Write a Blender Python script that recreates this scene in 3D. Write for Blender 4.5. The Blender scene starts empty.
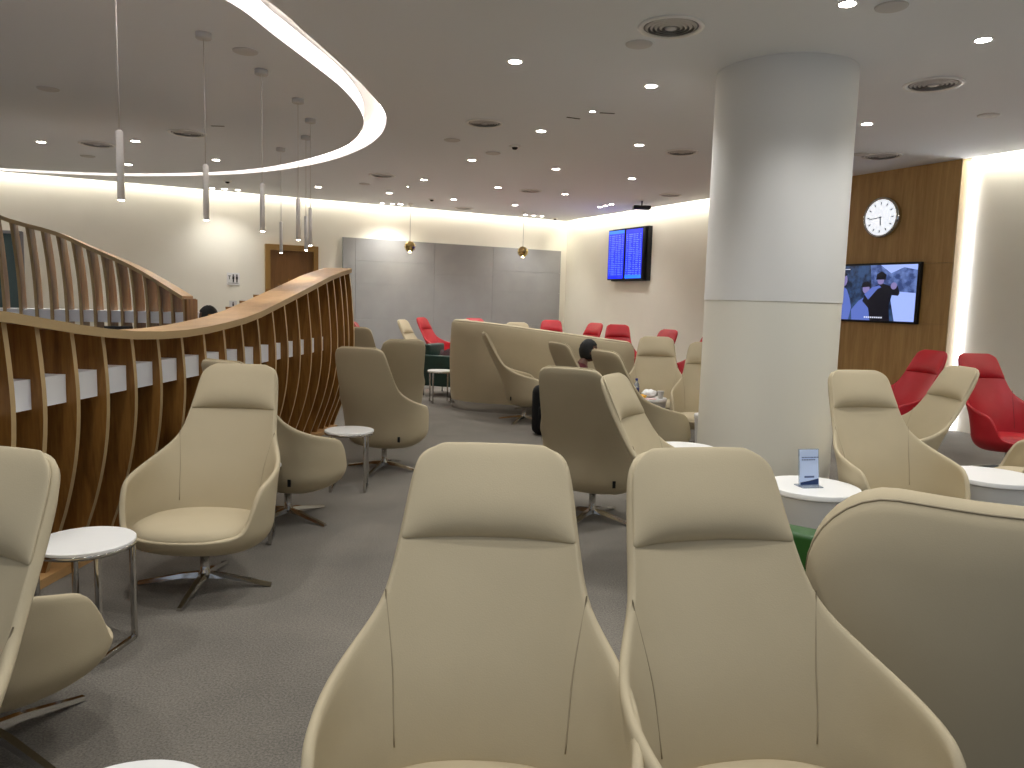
import bpy, bmesh, math, random
from mathutils import Vector, Matrix
random.seed(4)
PI = math.pi
S = bpy.context.scene
C = S.collection

# ------------------------------------------------------------------ materials
def M(name, col, rough=.6, metal=0, emit=None, es=1, noise=None, nscale=8, bump=0, bscale=200, coat=0, wood=None, trans=0, spec=.5, sheen=0):
    m = bpy.data.materials.new(name); m.use_nodes = True
    nt = m.node_tree; N = nt.nodes; L = nt.links; b = N['Principled BSDF']
    def s2l(c): return tuple((x/12.92 if x <= .04045 else ((x+.055)/1.055)**2.4) for x in c)
    b.inputs['Base Color'].default_value = (*s2l(col), 1)
    b.inputs['Roughness'].default_value = rough; b.inputs['Metallic'].default_value = metal
    b.inputs['Specular IOR Level'].default_value = spec
    b.inputs['Coat Weight'].default_value = coat; b.inputs['Sheen Weight'].default_value = sheen
    b.inputs['Transmission Weight'].default_value = trans
    if emit:
        b.inputs['Emission Color'].default_value = (*s2l(emit), 1); b.inputs['Emission Strength'].default_value = es
    tc = N.new('ShaderNodeTexCoord')
    if noise:
        n = N.new('ShaderNodeTexNoise'); n.inputs['Scale'].default_value = nscale; n.inputs['Detail'].default_value = 5
        r = N.new('ShaderNodeMix'); r.data_type = 'RGBA'
        r.inputs[6].default_value = (*s2l(col), 1); r.inputs[7].default_value = (*s2l(noise), 1)
        mr = N.new('ShaderNodeMapRange'); mr.inputs[1].default_value = .35; mr.inputs[2].default_value = .65
        L.new(tc.outputs['Object'], n.inputs['Vector']); L.new(n.outputs['Fac'], mr.inputs[0])
        L.new(mr.outputs[0], r.inputs[0]); L.new(r.outputs[2], b.inputs['Base Color'])
    if wood:
        mp = N.new('ShaderNodeMapping'); mp.inputs['Scale'].default_value = wood[1]
        n = N.new('ShaderNodeTexNoise'); n.inputs['Scale'].default_value = 1.6; n.inputs['Detail'].default_value = 6; n.inputs['Distortion'].default_value = .9
        w = N.new('ShaderNodeTexNoise'); w.inputs['Scale'].default_value = 9; w.inputs['Detail'].default_value = 3
        mx = N.new('ShaderNodeMath'); mx.operation = 'MULTIPLY_ADD'; mx.inputs[1].default_value = .45
        cr = N.new('ShaderNodeValToRGB'); cr.color_ramp.elements[0].position = .45; cr.color_ramp.elements[1].position = .95
        cr.color_ramp.elements[0].color = (*s2l(wood[0]), 1); cr.color_ramp.elements[1].color = (*s2l(col), 1)
        L.new(tc.outputs['Object'], mp.inputs[0]); L.new(mp.outputs[0], n.inputs['Vector']); L.new(mp.outputs[0], w.inputs['Vector'])
        L.new(w.outputs['Fac'], mx.inputs[0]); L.new(n.outputs['Fac'], mx.inputs[2])
        L.new(mx.outputs[0], cr.inputs[0]); L.new(cr.outputs[0], b.inputs['Base Color'])
    if bump:
        n = N.new('ShaderNodeTexNoise'); n.inputs['Scale'].default_value = bscale; n.inputs['Detail'].default_value = 3
        bp = N.new('ShaderNodeBump'); bp.inputs['Strength'].default_value = bump; bp.inputs['Distance'].default_value = .004
        L.new(tc.outputs['Object'], n.inputs['Vector']); L.new(n.outputs['Fac'], bp.inputs['Height']); L.new(bp.outputs[0], b.inputs['Normal'])
    return m

beige = M('beige_leather', (.735,.685,.575), .6, noise=(.72,.67,.56), nscale=3, bump=.12, bscale=260, spec=.12)
beige_d = M('beige_seam', (.63,.58,.48), .7)
red = M('red_leather', (.70,.07,.13), .42, noise=(.65,.06,.11), nscale=4, bump=.1, bscale=260)
red_d = M('red_seam', (.35,.03,.06), .7)
green = M('green_leather', (.16,.36,.12), .4, noise=(.14,.32,.11), nscale=5, bump=.1, bscale=260)
teal = M('dark_green_leather', (.09,.22,.19), .4, noise=(.07,.19,.16), nscale=5)
chrome = M('polished_steel', (.78,.77,.75), .12, 1)
steel = M('brushed_steel', (.62,.61,.60), .32, 1)
black = M('black_plastic', (.03,.03,.035), .45)
blackc = M('black_cloth', (.035,.035,.045), .9)
white = M('white_laminate', (.93,.93,.92), .3)
whiteb = M('white_body', (.84,.835,.82), .45)
ledge_m = M('white_counter_solid_surface', (.965,.975,.995), .35)
paint = M('cream_wall_paint', (.95,.935,.88), .75, noise=(.94,.925,.87), nscale=2)
colpaint = M('column_paint', (.90,.90,.89), .7)
colwrap = M('column_vinyl_wrap', (.92,.91,.86), .55, bump=.1, bscale=90)
ceilp = M('ceiling_paint', (.93,.945,.965), .85)
grille = M('grille_grey', (.82,.815,.81), .6)
darkgap = M('dark_recess', (.62,.62,.62), .9)
fin_face = M('oak_veneer', (.66,.47,.23), .42, wood=((.43,.28,.11), (9,9,.9)), spec=.4)
fin_edge = M('oak_edge_band', (.72,.62,.45), .5)
rim_wood = M('pale_oak_top', (.80,.64,.43), .32, wood=((.68,.51,.31), (2,2,8)), spec=.5)
wallwood = M('oak_wall_panel', (.78,.63,.40), .45, wood=((.66,.51,.29), (7,7,.6)))
doorwood = M('door_oak', (.52,.36,.17), .45, wood=((.42,.28,.12), (8,8,.6)))
dooredge = M('door_frame_oak', (.60,.46,.23), .5)
greypan = M('grey_fabric_panel', (.63,.63,.625), .9, noise=(.61,.61,.605), nscale=3, bump=.2, bscale=120)
led = M('led_strip', (1,1,1), .5, emit=(1,.93,.88), es=12)
ledc = M('led_strip_cool', (1,1,1), .5, emit=(.93,.95,1), es=9)
ledw = M('led_strip_warm', (1,1,1), .5, emit=(1,.94,.84), es=2.5)
ledd = M('led_strip_dim', (1,1,1), .5, emit=(1,.90,.75), es=3)
lampon = M('lit_downlight', (1,1,1), .5, emit=(1,.96,.90), es=60)
skin = M('brown_skin', (.35,.22,.16), .55)
hair = M('black_hair', (.02,.02,.022), .7)
maroon = M('maroon_cloth', (.30,.07,.10), .9)
glassm = M('clear_plastic', (.85,.9,.97), .08, trans=.75)
teal_glass = M('teal_door_glass', (.30,.38,.38), .15)
gold = M('mirrored_gold_glass', (.80,.70,.48), .08, 1)

# carpet
carpet = M('carpet', (.5,.47,.43), .95, sheen=.2)
nt = carpet.node_tree; N = nt.nodes; L = nt.links; b = N['Principled BSDF']
tc = N.new('ShaderNodeTexCoord'); n1 = N.new('ShaderNodeTexNoise'); n1.inputs['Scale'].default_value = 110; n1.inputs['Detail'].default_value = 4; n1.inputs['Roughness'].default_value = .7
n2 = N.new('ShaderNodeTexNoise'); n2.inputs['Scale'].default_value = 1.6; n2.inputs['Detail'].default_value = 5
ma = N.new('ShaderNodeMath'); ma.operation = 'MULTIPLY_ADD'; ma.inputs[1].default_value = .35
cr = N.new('ShaderNodeValToRGB'); cr.color_ramp.elements[0].position = .55; cr.color_ramp.elements[1].position = .80
cr.color_ramp.elements[0].color = (.085,.076,.062,1); cr.color_ramp.elements[1].color = (.20,.180,.148,1)
L.new(tc.outputs['Object'], n1.inputs[0]); L.new(tc.outputs['Object'], n2.inputs[0])
L.new(n2.outputs['Fac'], ma.inputs[0]); L.new(n1.outputs['Fac'], ma.inputs[2]); L.new(ma.outputs[0], cr.inputs[0]); L.new(cr.outputs[0], b.inputs['Base Color'])
bp = N.new('ShaderNodeBump'); bp.inputs['Strength'].default_value = .5; bp.inputs['Distance'].default_value = .006
L.new(n1.outputs['Fac'], bp.inputs['Height']); L.new(bp.outputs[0], b.inputs['Normal'])

# ------------------------------------------------------------------ mesh helpers
def tube(bm, pts, r, seg=10, cap=True, mi=0):
    pts = [Vector(p) for p in pts]; rings = []
    for i, p in enumerate(pts):
        d = (pts[min(i+1, len(pts)-1)] - pts[max(i-1, 0)]).normalized()
        a = d.cross(Vector((0,0,1)))
        if a.length < 1e-3: a = d.cross(Vector((1,0,0)))
        a.normalize(); c = d.cross(a)
        rr = r[i] if isinstance(r, (list, tuple)) else r
        rings.append([bm.verts.new(p + (a*math.cos(t) + c*math.sin(t))*rr) for t in [2*PI*k/seg for k in range(seg)]])
    for i in range(len(rings)-1):
        for k in range(seg):
            f = bm.faces.new((rings[i][k], rings[i][(k+1)%seg], rings[i+1][(k+1)%seg], rings[i+1][k])); f.smooth = True; f.material_index = mi
    if cap:
        for q in (rings[0], rings[-1]):
            try: bm.faces.new(q).material_index = mi
            except ValueError: pass
    return bm

def box(bm, c, s, rz=0, bev=0, mi=0, rot=None):
    t = bmesh.new(); bmesh.ops.create_cube(t, size=1)
    bmesh.ops.scale(t, vec=s, verts=t.verts)
    if bev: bmesh.ops.bevel(t, geom=t.edges[:], offset=bev, segments=3, affect='EDGES', profile=.5)
    m = Matrix.Translation(c) @ (rot if rot is not None else Matrix.Rotation(rz, 4, 'Z'))
    bmesh.ops.transform(t, matrix=m, verts=t.verts)
    for f in t.faces: f.material_index = mi; f.smooth = bool(bev)
    me = bpy.data.meshes.new('tmp'); t.to_mesh(me); t.free(); bm.from_mesh(me); bpy.data.meshes.remove(me)
    return bm

def lathe(bm, prof, c=(0,0,0), seg=40, mi=0, sx=1, sy=1):
    rings = []
    for r, z in prof:
        rings.append([bm.verts.new((c[0]+sx*max(r,1e-4)*math.cos(2*PI*k/seg), c[1]+sy*max(r,1e-4)*math.sin(2*PI*k/seg), c[2]+z)) for k in range(seg)])
    for i in range(len(rings)-1):
        for k in range(seg):
            f = bm.faces.new((rings[i][k], rings[i][(k+1)%seg], rings[i+1][(k+1)%seg], rings[i+1][k])); f.smooth = True; f.material_index = mi
    if prof[0][0] > .001 and prof[-1][0] > .001:
        for k in range(seg):
            f = bm.faces.new((rings[-1][k], rings[-1][(k+1)%seg], rings[0][(k+1)%seg], rings[0][k])); f.smooth = True; f.material_index = mi
    else: bm.faces.new(rings[0]); bm.faces.new(rings[-1])
    return bm

def obj(name, bm, mats, parent=None, loc=None, sharp=None):
    me = bpy.data.meshes.new(name)
    if isinstance(bm, bpy.types.Mesh): me = bm
    else:
        bmesh.ops.recalc_face_normals(bm, faces=bm.faces[:]); bm.to_mesh(me); bm.free()
    for m in (mats if isinstance(mats, (list, tuple)) else [mats]):
        me.materials.append(m)
    if sharp:
        try: me.set_sharp_from_angle(angle=math.radians(sharp))
        except Exception: pass
    o = bpy.data.objects.new(name, me); C.objects.link(o)
    if parent: o.parent = parent
    if loc: o.location = loc
    return o

def tag(o, label=None, cat=None, group=None, kind=None):
    if label: o['label'] = label
    if cat: o['category'] = cat
    if group: o['group'] = group
    if kind: o['kind'] = kind
    return o

def thing(name, label, cat, loc=(0,0,0), rz=0, group=None):
    o = bpy.data.objects.new(name, None); C.objects.link(o); o.empty_display_size = .1
    o.location = loc; o.rotation_euler = (0,0,rz)
    return tag(o, label, cat, group)

def dup(root, loc, rz=0, label=None, group=None, scale=None):
    r = root.copy(); C.objects.link(r); r.location = loc; r.rotation_euler = (0,0,rz)
    if label: r['label'] = label
    if group: r['group'] = group
    if scale: r.scale = scale
    for ch in list(root.children):
        c = ch.copy(); C.objects.link(c); c.parent = r
        for g in ch.children:
            d = g.copy(); C.objects.link(d); d.parent = c
    return r

def struct(name, bm, m, **k):
    return tag(obj(name, bm, m, **k), kind='structure')

def baked(bm, mods, name='m'):
    me = bpy.data.meshes.new(name); bmesh.ops.recalc_face_normals(bm, faces=bm.faces[:]); bm.to_mesh(me); bm.free()
    o = bpy.data.objects.new(name, me); C.objects.link(o)
    for t, kw in mods:
        md = o.modifiers.new(t, t)
        for k, v in kw.items(): setattr(md, k, v)
    dg = bpy.context.evaluated_depsgraph_get(); dg.update()
    out = bpy.data.meshes.new_from_object(o.evaluated_get(dg))
    bpy.data.objects.remove(o); bpy.data.meshes.remove(me)
    for p in out.polygons: p.use_smooth = True
    return out

def lerp_tab(tab, x):
    if x <= tab[0][0]: return tab[0][1]
    for i in range(len(tab)-1):
        x0, y0 = tab[i]; x1, y1 = tab[i+1]
        if x <= x1:
            t = (x-x0)/(x1-x0)
            ym = tab[max(i-1,0)]; yp = tab[min(i+2, len(tab)-1)]
            m0 = ((y1-ym[1])/(x1-ym[0]))*(x1-x0); m1 = ((yp[1]-y0)/(yp[0]-x0))*(x1-x0)
            t2, t3 = t*t, t*t*t
            return (2*t3-3*t2+1)*y0 + (t3-2*t2+t)*m0 + (-2*t3+3*t2)*y1 + (t3-t2)*m1
    return tab[-1][1]

# ------------------------------------------------------------------ lounge chair
AW = [(.205,.22),(.225,.28),(.27,.33),(.34,.365),(.42,.37),(.50,.376),(.60,.376),(.70,.385),(.80,.395),(1.2,.40)]      # half width
BD = [(.205,.18),(.225,.23),(.27,.275),(.34,.30),(.42,.31),(.60,.325),(.80,.33),(1.2,.32)]                               # half depth
YC = [(.205,.07),(.34,.06),(.45,.05),(.60,.01),(.80,-.085),(.95,-.165),(1.05,-.215),(1.17,-.265)]                 # backward lean
def shell(a, z):            # a in degrees from the back centre
    s, c = math.sin(math.radians(a)), math.cos(math.radians(a))
    x = lerp_tab(AW, z)*math.copysign(abs(s)**.86, s)
    y = lerp_tab(YC, z) - lerp_tab(BD, z)*math.copysign(abs(c)**.86, c)
    return Vector((x, y, z))
def tiltv(p):
    return Vector((p.x, p.y, p.z + .03 + .12*p.y*(1-min(1, max(0, (p.z-.2)/.25))) - .03*min(1, max(0, (p.z-.2)/.15))))
# rim going round from the back centre to the front centre: (angle, height)
RIM = [(0,1.17),(10,1.17),(19,1.167),(26,1.157),(30,1.135),(32,1.10),(33.6,1.04),(35.3,.97),(37.2,.90),(39.5,.83),(43.5,.775),(51,.732),(63,.69),(77,.657),
       (91,.63),(101,.612),(108,.597),(112,.565),(115.5,.515),(119,.455),(123,.395),(130,.355),(145,.34),(163,.334),(180,.332)]
FOOT = [0,10,19,27,32,35,38,41,44,47,51,58,67,78,90,100,107.5,112,116,120,125,133,147,164,180]
def rim_loop():
    r = [(a, z, f) for (a, z), f in zip(RIM, FOOT)]
    return r + [(360-a, z, 360-f) for a, z, f in reversed(r[1:-1])]
def chair_meshes():
    bm = bmesh.new(); loop = rim_loop(); NV = 13; rows = []
    for k in range(NV):
        v = k/(NV-1); row = []
        for a, zt, f in loop:
            z = .208 + (zt-.208)*v**1.15
            aa = f + (a-f)*(v**1.6)
            row.append(bm.verts.new(tiltv(shell(aa, z))))
        rows.append(row)
    n = len(loop)
    for k in range(NV-1):
        for i in range(n):
            bm.faces.new((rows[k][i], rows[k][(i+1)%n], rows[k+1][(i+1)%n], rows[k+1][i]))
    cv = bm.verts.new((0,.07,.238))
    for i in range(n): bm.faces.new((rows[0][(i+1)%n], rows[0][i], cv))
    bmesh.ops.recalc_face_normals(bm, faces=bm.faces[:])
    sh = baked(bm, [('SOLIDIFY', dict(thickness=.030, offset=0)), ('SUBSURF', dict(levels=1, render_levels=1))], 'shell')
    # headrest pad, hugging the inside of the head
    bm = bmesh.new(); cols = 17; rws = 9; grid = []
    for j in range(rws):
        v = j/(rws-1); z = .915 + (1.176-.915)*v; row = []
        amax = lerp_tab([(.91,36.9),(.97,35.0),(1.04,33.3),(1.10,31.6),(1.135,29.5),(1.155,26.3),(1.17,20.5),(1.18,18)], z)
        for i in range(cols):
            u = -1 + 2*i/(cols-1); a = u*amax
            p = shell(a, min(z, 1.172)); nrm = (Vector((0, -.02, z)) - Vector((p.x*.35, p.y, z))).normalized()
            bulge = .021 + .040*(1-abs(u)**3)*lerp_tab([(0,.0),(.12,.62),(.3,1),(.5,.92),(.75,.5),(1,0)], v)
            if j == 0: bulge = .016
            if j == rws-1: bulge = .014
            if i in (0, cols-1): bulge = min(bulge, .019)
            row.append(bm.verts.new(p + nrm*bulge))
        grid.append(row)
    for j in range(rws-1):
        for i in range(cols-1): bm.faces.new((grid[j][i], grid[j][i+1], grid[j+1][i+1], grid[j+1][i]))
    # back skirt so that the pad is a closed, padded piece
    bmesh.ops.recalc_face_normals(bm, faces=bm.faces[:])
    hd = baked(bm, [('SOLIDIFY', dict(thickness=.012, offset=0)), ('SUBSURF', dict(levels=2, render_levels=2))], 'headrest')
    # seat cushion
    bm = bmesh.new(); seg = 44; rings = []
    prof = [(.0,.475),(.5,.473),(.80,.465),(.93,.448),(.985,.42),(.99,.40),(.95,.385),(.8,.375),(0,.37)]
    for r, z in prof:
        rg = []
        for k in range(seg):
            t = 2*PI*k/seg; s, c = math.sin(t), math.cos(t)
            x = .338*r*math.copysign(abs(s)**.82, s); y = .06 + (.31 if c < 0 else .31)*r*math.copysign(abs(c)**.82, c)
            rg.append(bm.verts.new((x*.985, y-.005, z - .058 - .02*(1-min(1, (y+.25)/.5)) )))
        rings.append(rg)
    for i in range(len(rings)-1):
        for k in range(seg): bm.faces.new((rings[i][k], rings[i][(k+1)%seg], rings[i+1][(k+1)%seg], rings[i+1][k]))
    bmesh.ops.remove_doubles(bm, verts=bm.verts[:], dist=.0005)
    cu = baked(bm, [('SUBSURF', dict(levels=1, render_levels=1))], 'cushion')
    # stitched seams down the inside of the back and piping under the cushion
    sm = []
    for sg in (1, -1):
        bm = bmesh.new(); pts = []
        for k in range(15):
            t = k/14; z = .80 - .38*t; a = 43.5 - 6*math.sin(t*PI/2) - 1.0*t
            p = shell(sg*a, z); nrm = Vector((-p.x, -(p.y)+.0, 0)).normalized()
            pts.append(p + nrm*.0155)
        tube(bm, pts, .0022, 5); me = bpy.data.meshes.new('seam'); bm.to_mesh(me); bm.free(); sm.append(me)
    bm = bmesh.new()
    box(bm, shell(34, .33) + Vector((.013, -.019, 0)), (.022, .006, .05), rz=math.radians(28)); tagm = bpy.data.meshes.new('label_tag'); bm.to_mesh(tagm); bm.free()
    # swivel base
    bm = bmesh.new(); lathe(bm, [(.0,.05),(.036,.05),(.036,.075),(.026,.09),(.024,.225),(.10,.232),(.10,.242),(0,.242)], seg=20)
    post = bpy.data.meshes.new('swivel_post'); bmesh.ops.recalc_face_normals(bm, faces=bm.faces[:]); bm.to_mesh(post); bm.free()
    legs = []
    for k in range(4):
        bm = bmesh.new(); a = PI/4 + k*PI/2; d = Vector((math.cos(a), math.sin(a), 0)); e = Vector((-d.y, d.x, 0))
        secs = [(0,.022,.048,.082),(.12,.020,.044,.068),(.30,.017,.012,.030),(.36,.015,.002,.018)]
        vs = [[bm.verts.new(d*r + e*w*sx + Vector((0,0,z))) for sx, z in ((-1,z0),(1,z0),(.7,z1),(-.7,z1))] for r, w, z0, z1 in secs]
        for i in range(3):
            for q in range(4): bm.faces.new((vs[i][q], vs[i][(q+1)%4], vs[i+1][(q+1)%4], vs[i+1][q]))
        bm.faces.new(vs[0]); bm.faces.new(vs[-1]); bmesh.ops.recalc_face_normals(bm, faces=bm.faces[:])
        me = bpy.data.meshes.new('leg'); bm.to_mesh(me); bm.free(); legs.append(me)
    return sh, hd, cu, sm, tagm, post, legs
CM = chair_meshes()
def make_chair(label, mat, seamm):
    sh, hd, cu, sm, tg, post, legs = [x.copy() if not isinstance(x, list) else [y.copy() for y in x] for x in CM]
    t = thing('lounge_chair', label, 'chair')
    obj('seat_shell', sh, mat, t); obj('headrest', hd, mat, t); obj('seat_cushion', cu, mat, t)
    for m in sm: obj('seam', m, seamm, t)
    obj('label_tag', tg, black, t)['label'] = 'small black fabric tag'
    obj('swivel_post', post, chrome, t)
    for m in legs: obj('leg', m, chrome, t)
    return t
protos = {}
def chair(x, y, fx, fy, label, kind='beige', base=None):
    rz = math.atan2(-fx, fy)
    g = 'beige high-back swivel lounge chairs' if kind == 'beige' else 'red high-back swivel lounge chairs'
    if kind not in protos:
        t = make_chair(label, beige if kind == 'beige' else red, beige_d if kind == 'beige' else red_d)
        t.location = (x, y, 0); t.rotation_euler = (0,0,rz); t['group'] = g; protos[kind] = t
    else:
        t = dup(protos[kind], (x, y, 0), rz, label, g)
    # legs swivel independently of the shell
    if base is not None:
        for c in t.children:
            if c.name.startswith('leg'): c.rotation_euler = (0,0,math.radians(base)-rz)
    return t

CH = [
 (-.062,1.71, -.02,-1, 'large beige lounge chair in the bottom centre, facing the viewer', 10),
 (.678,1.745, .20,-.98, 'large beige lounge chair in the foreground, right one of the front pair', 20),
 (-1.50,1.48, -.22,-1, 'beige lounge chair cut off by the left edge, only its tall headrest side showing', 0),
 (-1.79,2.52, .5,.87, 'beige chair at lower left edge showing only a grey armrest side and one chrome leg', 20),
 (-1.65,4.06, -.03,-1, 'beige lounge chair left of the aisle facing the viewer, before the slatted wood counter', 47),
 (-1.58,5.37, .5,.87, 'beige chair turned right, directly behind the aisle chair beside the wood counter', 15),
 (-1.17,7.03, .26,1, 'beige chair seen from behind near the far end of the wood counter', 30),
 (-1.36,8.40, -.45,.9, 'beige chair back peeking out just behind the chair near the wood counter end', 0),
 (-2.14,11.2, .1,1, 'beige chair back showing directly beside the tall right end of wood counter', 0),
 (-1.60,14.5, .9,-.25, 'small beige chair before the grey wall panel, left of the tall red chair', 0),
 (.17,10.12, .98,.12, 'beige chair facing right, directly in front of the long curved beige screen', 20),
 (.62,5.58, .44,.9, 'large beige chair seen from behind in the middle of the room', 10),
 (1.10,4.38, .9,-.42, 'pale beige chair facing right, between the middle chair back and the column', 20),
 (.97,8.42, .9,.42, 'beige chair back just behind the middle chair, with the dark haired person in it', 30),
 (1.32,7.30, .88,.46, 'beige chair facing right with its grey arm side before the littered white table', 40),
 (1.82,9.66, -.15,-1, 'beige chair facing the viewer behind the littered white table', 0),
 (2.16,8.48, -.25,-1, 'beige chair half hidden by the left side of the big white column', 0),
 (2.545,4.93, .16,-1, 'beige chair immediately right of the column, beside the table with the sign', 0),
 (3.06,6.12, -1,-.02, 'beige chair turned left, in front of the red chairs right of column', 30),
 (4.05,5.70, -.9,.4, 'beige chair arm poking in at the right edge of the picture', 0),
 (.22,14.5, .3,-1, 'tiny beige headrest seen over the top of the long curved screen', 0),
]
for x, y, fx, fy, lb, ba in CH: chair(x, y, fx, fy, lb, 'beige', ba)
RD = [
 (-1.50,16.5, .9,-.35, 'red chair turned right in front of the grey wall panel, above the dark green armchair'),
 (-.74,16.75, .3,-1, 'sliver of a red headrest over the left end of the curved screen'),
 (.86,17.05, 0,-1, 'red headrest over the curved screen at the right end of the grey wall panel'),
 (1.30,15.9, -.8,-.6, 'narrow red headrest seen sideways above the curved screen, left of the wider one'),
 (2.05,15.0, -.1,-1, 'wide red headrest above the curved screen against the cream wall'),
 (2.22,13.0, -.85,-.5, 'narrow red headrest above the beige chair behind the littered table'),
 (2.62,11.95, -.95,-.3, 'red chair facing left, seen between two beige chairs left of the column'),
 (-2.07,12.7, 1,.1, 'bit of a red armrest between beige chairs beside the end of wood counter'),
 (4.18,8.5, -.97,-.2, 'red chair turned left before the wood wall, under the television'),
 (5.03,7.66, .16,-1, 'red chair facing the viewer at the right, before the lit cream wall'),
]
for x, y, fx, fy, lb in RD: chair(x, y, fx, fy, lb, 'red', 15)

# ------------------------------------------------------------------ room shell
CZ = 3.6
dB = Vector((10.83, 5.95)).normalized(); nB = Vector((dB.y, -dB.x))       # back wall direction / inward normal
dR = Vector((4.96, -9.92)).normalized(); nR = Vector((dR.y, -dR.x))
if nR.dot(Vector((-1,-1))) < 0: nR = -nR
B0 = Vector((-9.6, 13.65)) - nB*.15
R0 = Vector((1.23, 19.6)) - nR*.15
def pB(s, z, off=0): p = B0 + dB*s + nB*off; return Vector((p.x, p.y, z))
def pR(s, z, off=0): p = R0 + dR*s + nR*off; return Vector((p.x, p.y, z))
RB = math.atan2(dB.y, dB.x); RR = math.atan2(dR.y, dR.x)
XL = -12.2
def isect(p, d, q, e):
    k = d.x*e.y - d.y*e.x; t = ((q.x-p.x)*e.y - (q.y-p.y)*e.x)/k; return p + d*t
cornW = isect(B0, dB, R0, dR)
sL = (XL - B0.x)/dB.x
bl = pB(sL, 0); TOPZ = 3.78
rn = pR(22, 0)
def wall(name, a, b_, m=paint, z0=0, z1=TOPZ, th=.15, out=(0,0)):
    bm = bmesh.new(); o = Vector((out[0], out[1], 0))*th
    q = [Vector((a.x,a.y,z0)), Vector((b_.x,b_.y,z0)), Vector((b_.x,b_.y,z0))+o, Vector((a.x,a.y,z0))+o]
    lo = [bm.verts.new(p) for p in q]; hi = [bm.verts.new(p+Vector((0,0,z1-z0))) for p in q]
    bm.faces.new(lo); bm.faces.new(hi)
    for i in range(4): bm.faces.new((lo[i], lo[(i+1)%4], hi[(i+1)%4], hi[i]))
    return struct(name, bm, m)
wall('wall_back', bl, cornW, out=-nB)
wall('wall_right', cornW, rn, out=-nR)
wall('wall_left', Vector((XL,-4)), Vector((XL, bl.y)), out=(-1,0))
bm = bmesh.new(); box(bm, ((XL+rn.x)/2, 8, -.1), (rn.x-XL+4, 28, .2)); struct('floor', bm, carpet)

# ceiling: flat slab with a ring-shaped light slot, stopping short of the walls for the cove
OUT = [(-1.76,5.52),(-1.66,6.2),(-1.57,6.95),(-1.50,7.7),(-1.47,8.5),(-1.54,9.15),(-1.77,9.98),(-2.2,10.89),(-2.94,11.94),(-4.06,12.95),(-5.3,13.58),(-7.18,13.98),(-9.1,13.72),
       (-10.5,13.0),(-11.4,11.5),(-11.9,9.2),(-11.8,6.8),(-11.0,4.6),(-9.4,3.1),(-7.4,2.4),(-5.4,2.5),(-3.8,3.1),(-2.7,4.1),(-2.05,4.9)]
INN = [(-2.03,5.6),(-1.93,6.25),(-1.82,7.0),(-1.73,7.75),(-1.73,8.6),(-1.84,9.35),(-2.1,10.15),(-2.5,10.9),(-3.2,11.78),(-4.13,12.66),(-5.25,13.27),(-7.06,13.68),(-8.95,13.44),
       (-10.25,12.8),(-11.1,11.4),(-11.6,9.2),(-11.5,6.9),(-10.75,4.8),(-9.25,3.4),(-7.35,2.72),(-5.5,2.82),(-4.0,3.4),(-2.95,4.35),(-2.32,5.1)]
def smooth_loop(P, k=5):
    out = []; n = len(P)
    for i in range(n):
        a, b_, c, d = [Vector(P[(i+j)%n]) for j in (-1,0,1,2)]
        for q in range(k):
            t = q/k
            out.append(.5*((2*b_) + (c-a)*t + (2*a-5*b_+4*c-d)*t*t + (3*b_-a-3*c+d)*t**3))
    return out
OL, IL = smooth_loop(OUT), smooth_loop(INN)
e1 = pB(sL, 0, .20); e2 = isect(B0+nB*.17, dB, R0+nR*.17, dR); e3 = pR(22, 0, .17)
cu = bpy.data.curves.new('ceil', 'CURVE'); cu.dimensions = '2D'; cu.fill_mode = 'BOTH'; cu.extrude = 0
for P in ([(e1.x, -4), (e1.x, e1.y), (e2.x, e2.y), (e3.x, e3.y), (e3.x, -4)], OL, IL):
    s = cu.splines.new('POLY'); s.points.add(len(P)-1); s.use_cyclic_u = True
    for p, q in zip(s.points, P): p.co = (q[0], q[1], 0, 1)
tmp = bpy.data.objects.new('tmp', cu); C.objects.link(tmp)
dg = bpy.context.evaluated_depsgraph_get(); dg.update()
me = bpy.data.meshes.new_from_object(tmp.evaluated_get(dg)); bpy.data.objects.remove(tmp)
bm = bmesh.new(); bm.from_mesh(me); bmesh.ops.translate(bm, vec=(0,0,CZ), verts=bm.verts)
bmesh.ops.remove_doubles(bm, verts=bm.verts[:], dist=.001)
r = bmesh.ops.extrude_face_region(bm, geom=bm.faces[:]); bmesh.ops.translate(bm, vec=(0,0,.17), verts=[v for v in r['geom'] if isinstance(v, bmesh.types.BMVert)])
struct('ceiling', bm, ceilp)
# deck above the slots and coves
bm = bmesh.new(); box(bm, ((XL+rn.x)/2, 8, TOPZ+.05), (rn.x-XL+4, 28, .1)); struct('ceiling_deck', bm, M('cove_paint', (.93,.92,.90), .8))

def ribbon(name, pts, w0, w1, z, h, mat, closed=False, **k):
    """flat strip following pts, from lateral offset w0 to w1 (left of travel positive)"""
    bm = bmesh.new(); n = len(pts); R = []
    for i in range(n):
        a = pts[(i-1)%n] if closed or i else pts[0]; b_ = pts[(i+1)%n] if closed or i < n-1 else pts[-1]
        d = (Vector(b_[:2]) - Vector(a[:2])).normalized(); nn = Vector((-d.y, d.x)); p = Vector(pts[i][:2])
        zz = z[i] if isinstance(z, list) else z
        q0, q1 = p+nn*w0, p+nn*w1
        R.append([bm.verts.new((q0.x,q0.y,zz)), bm.verts.new((q1.x,q1.y,zz)), bm.verts.new((q1.x,q1.y,zz+h)), bm.verts.new((q0.x,q0.y,zz+h))])
    for i in range(n if closed else n-1):
        A, Bq = R[i], R[(i+1)%n]
        for q in range(4):
            f = bm.faces.new((A[q], A[(q+1)%4], Bq[(q+1)%4], Bq[q])); f.smooth = False
    if not closed: bm.faces.new(R[0]); bm.faces.new(R[-1])
    return bm
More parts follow.
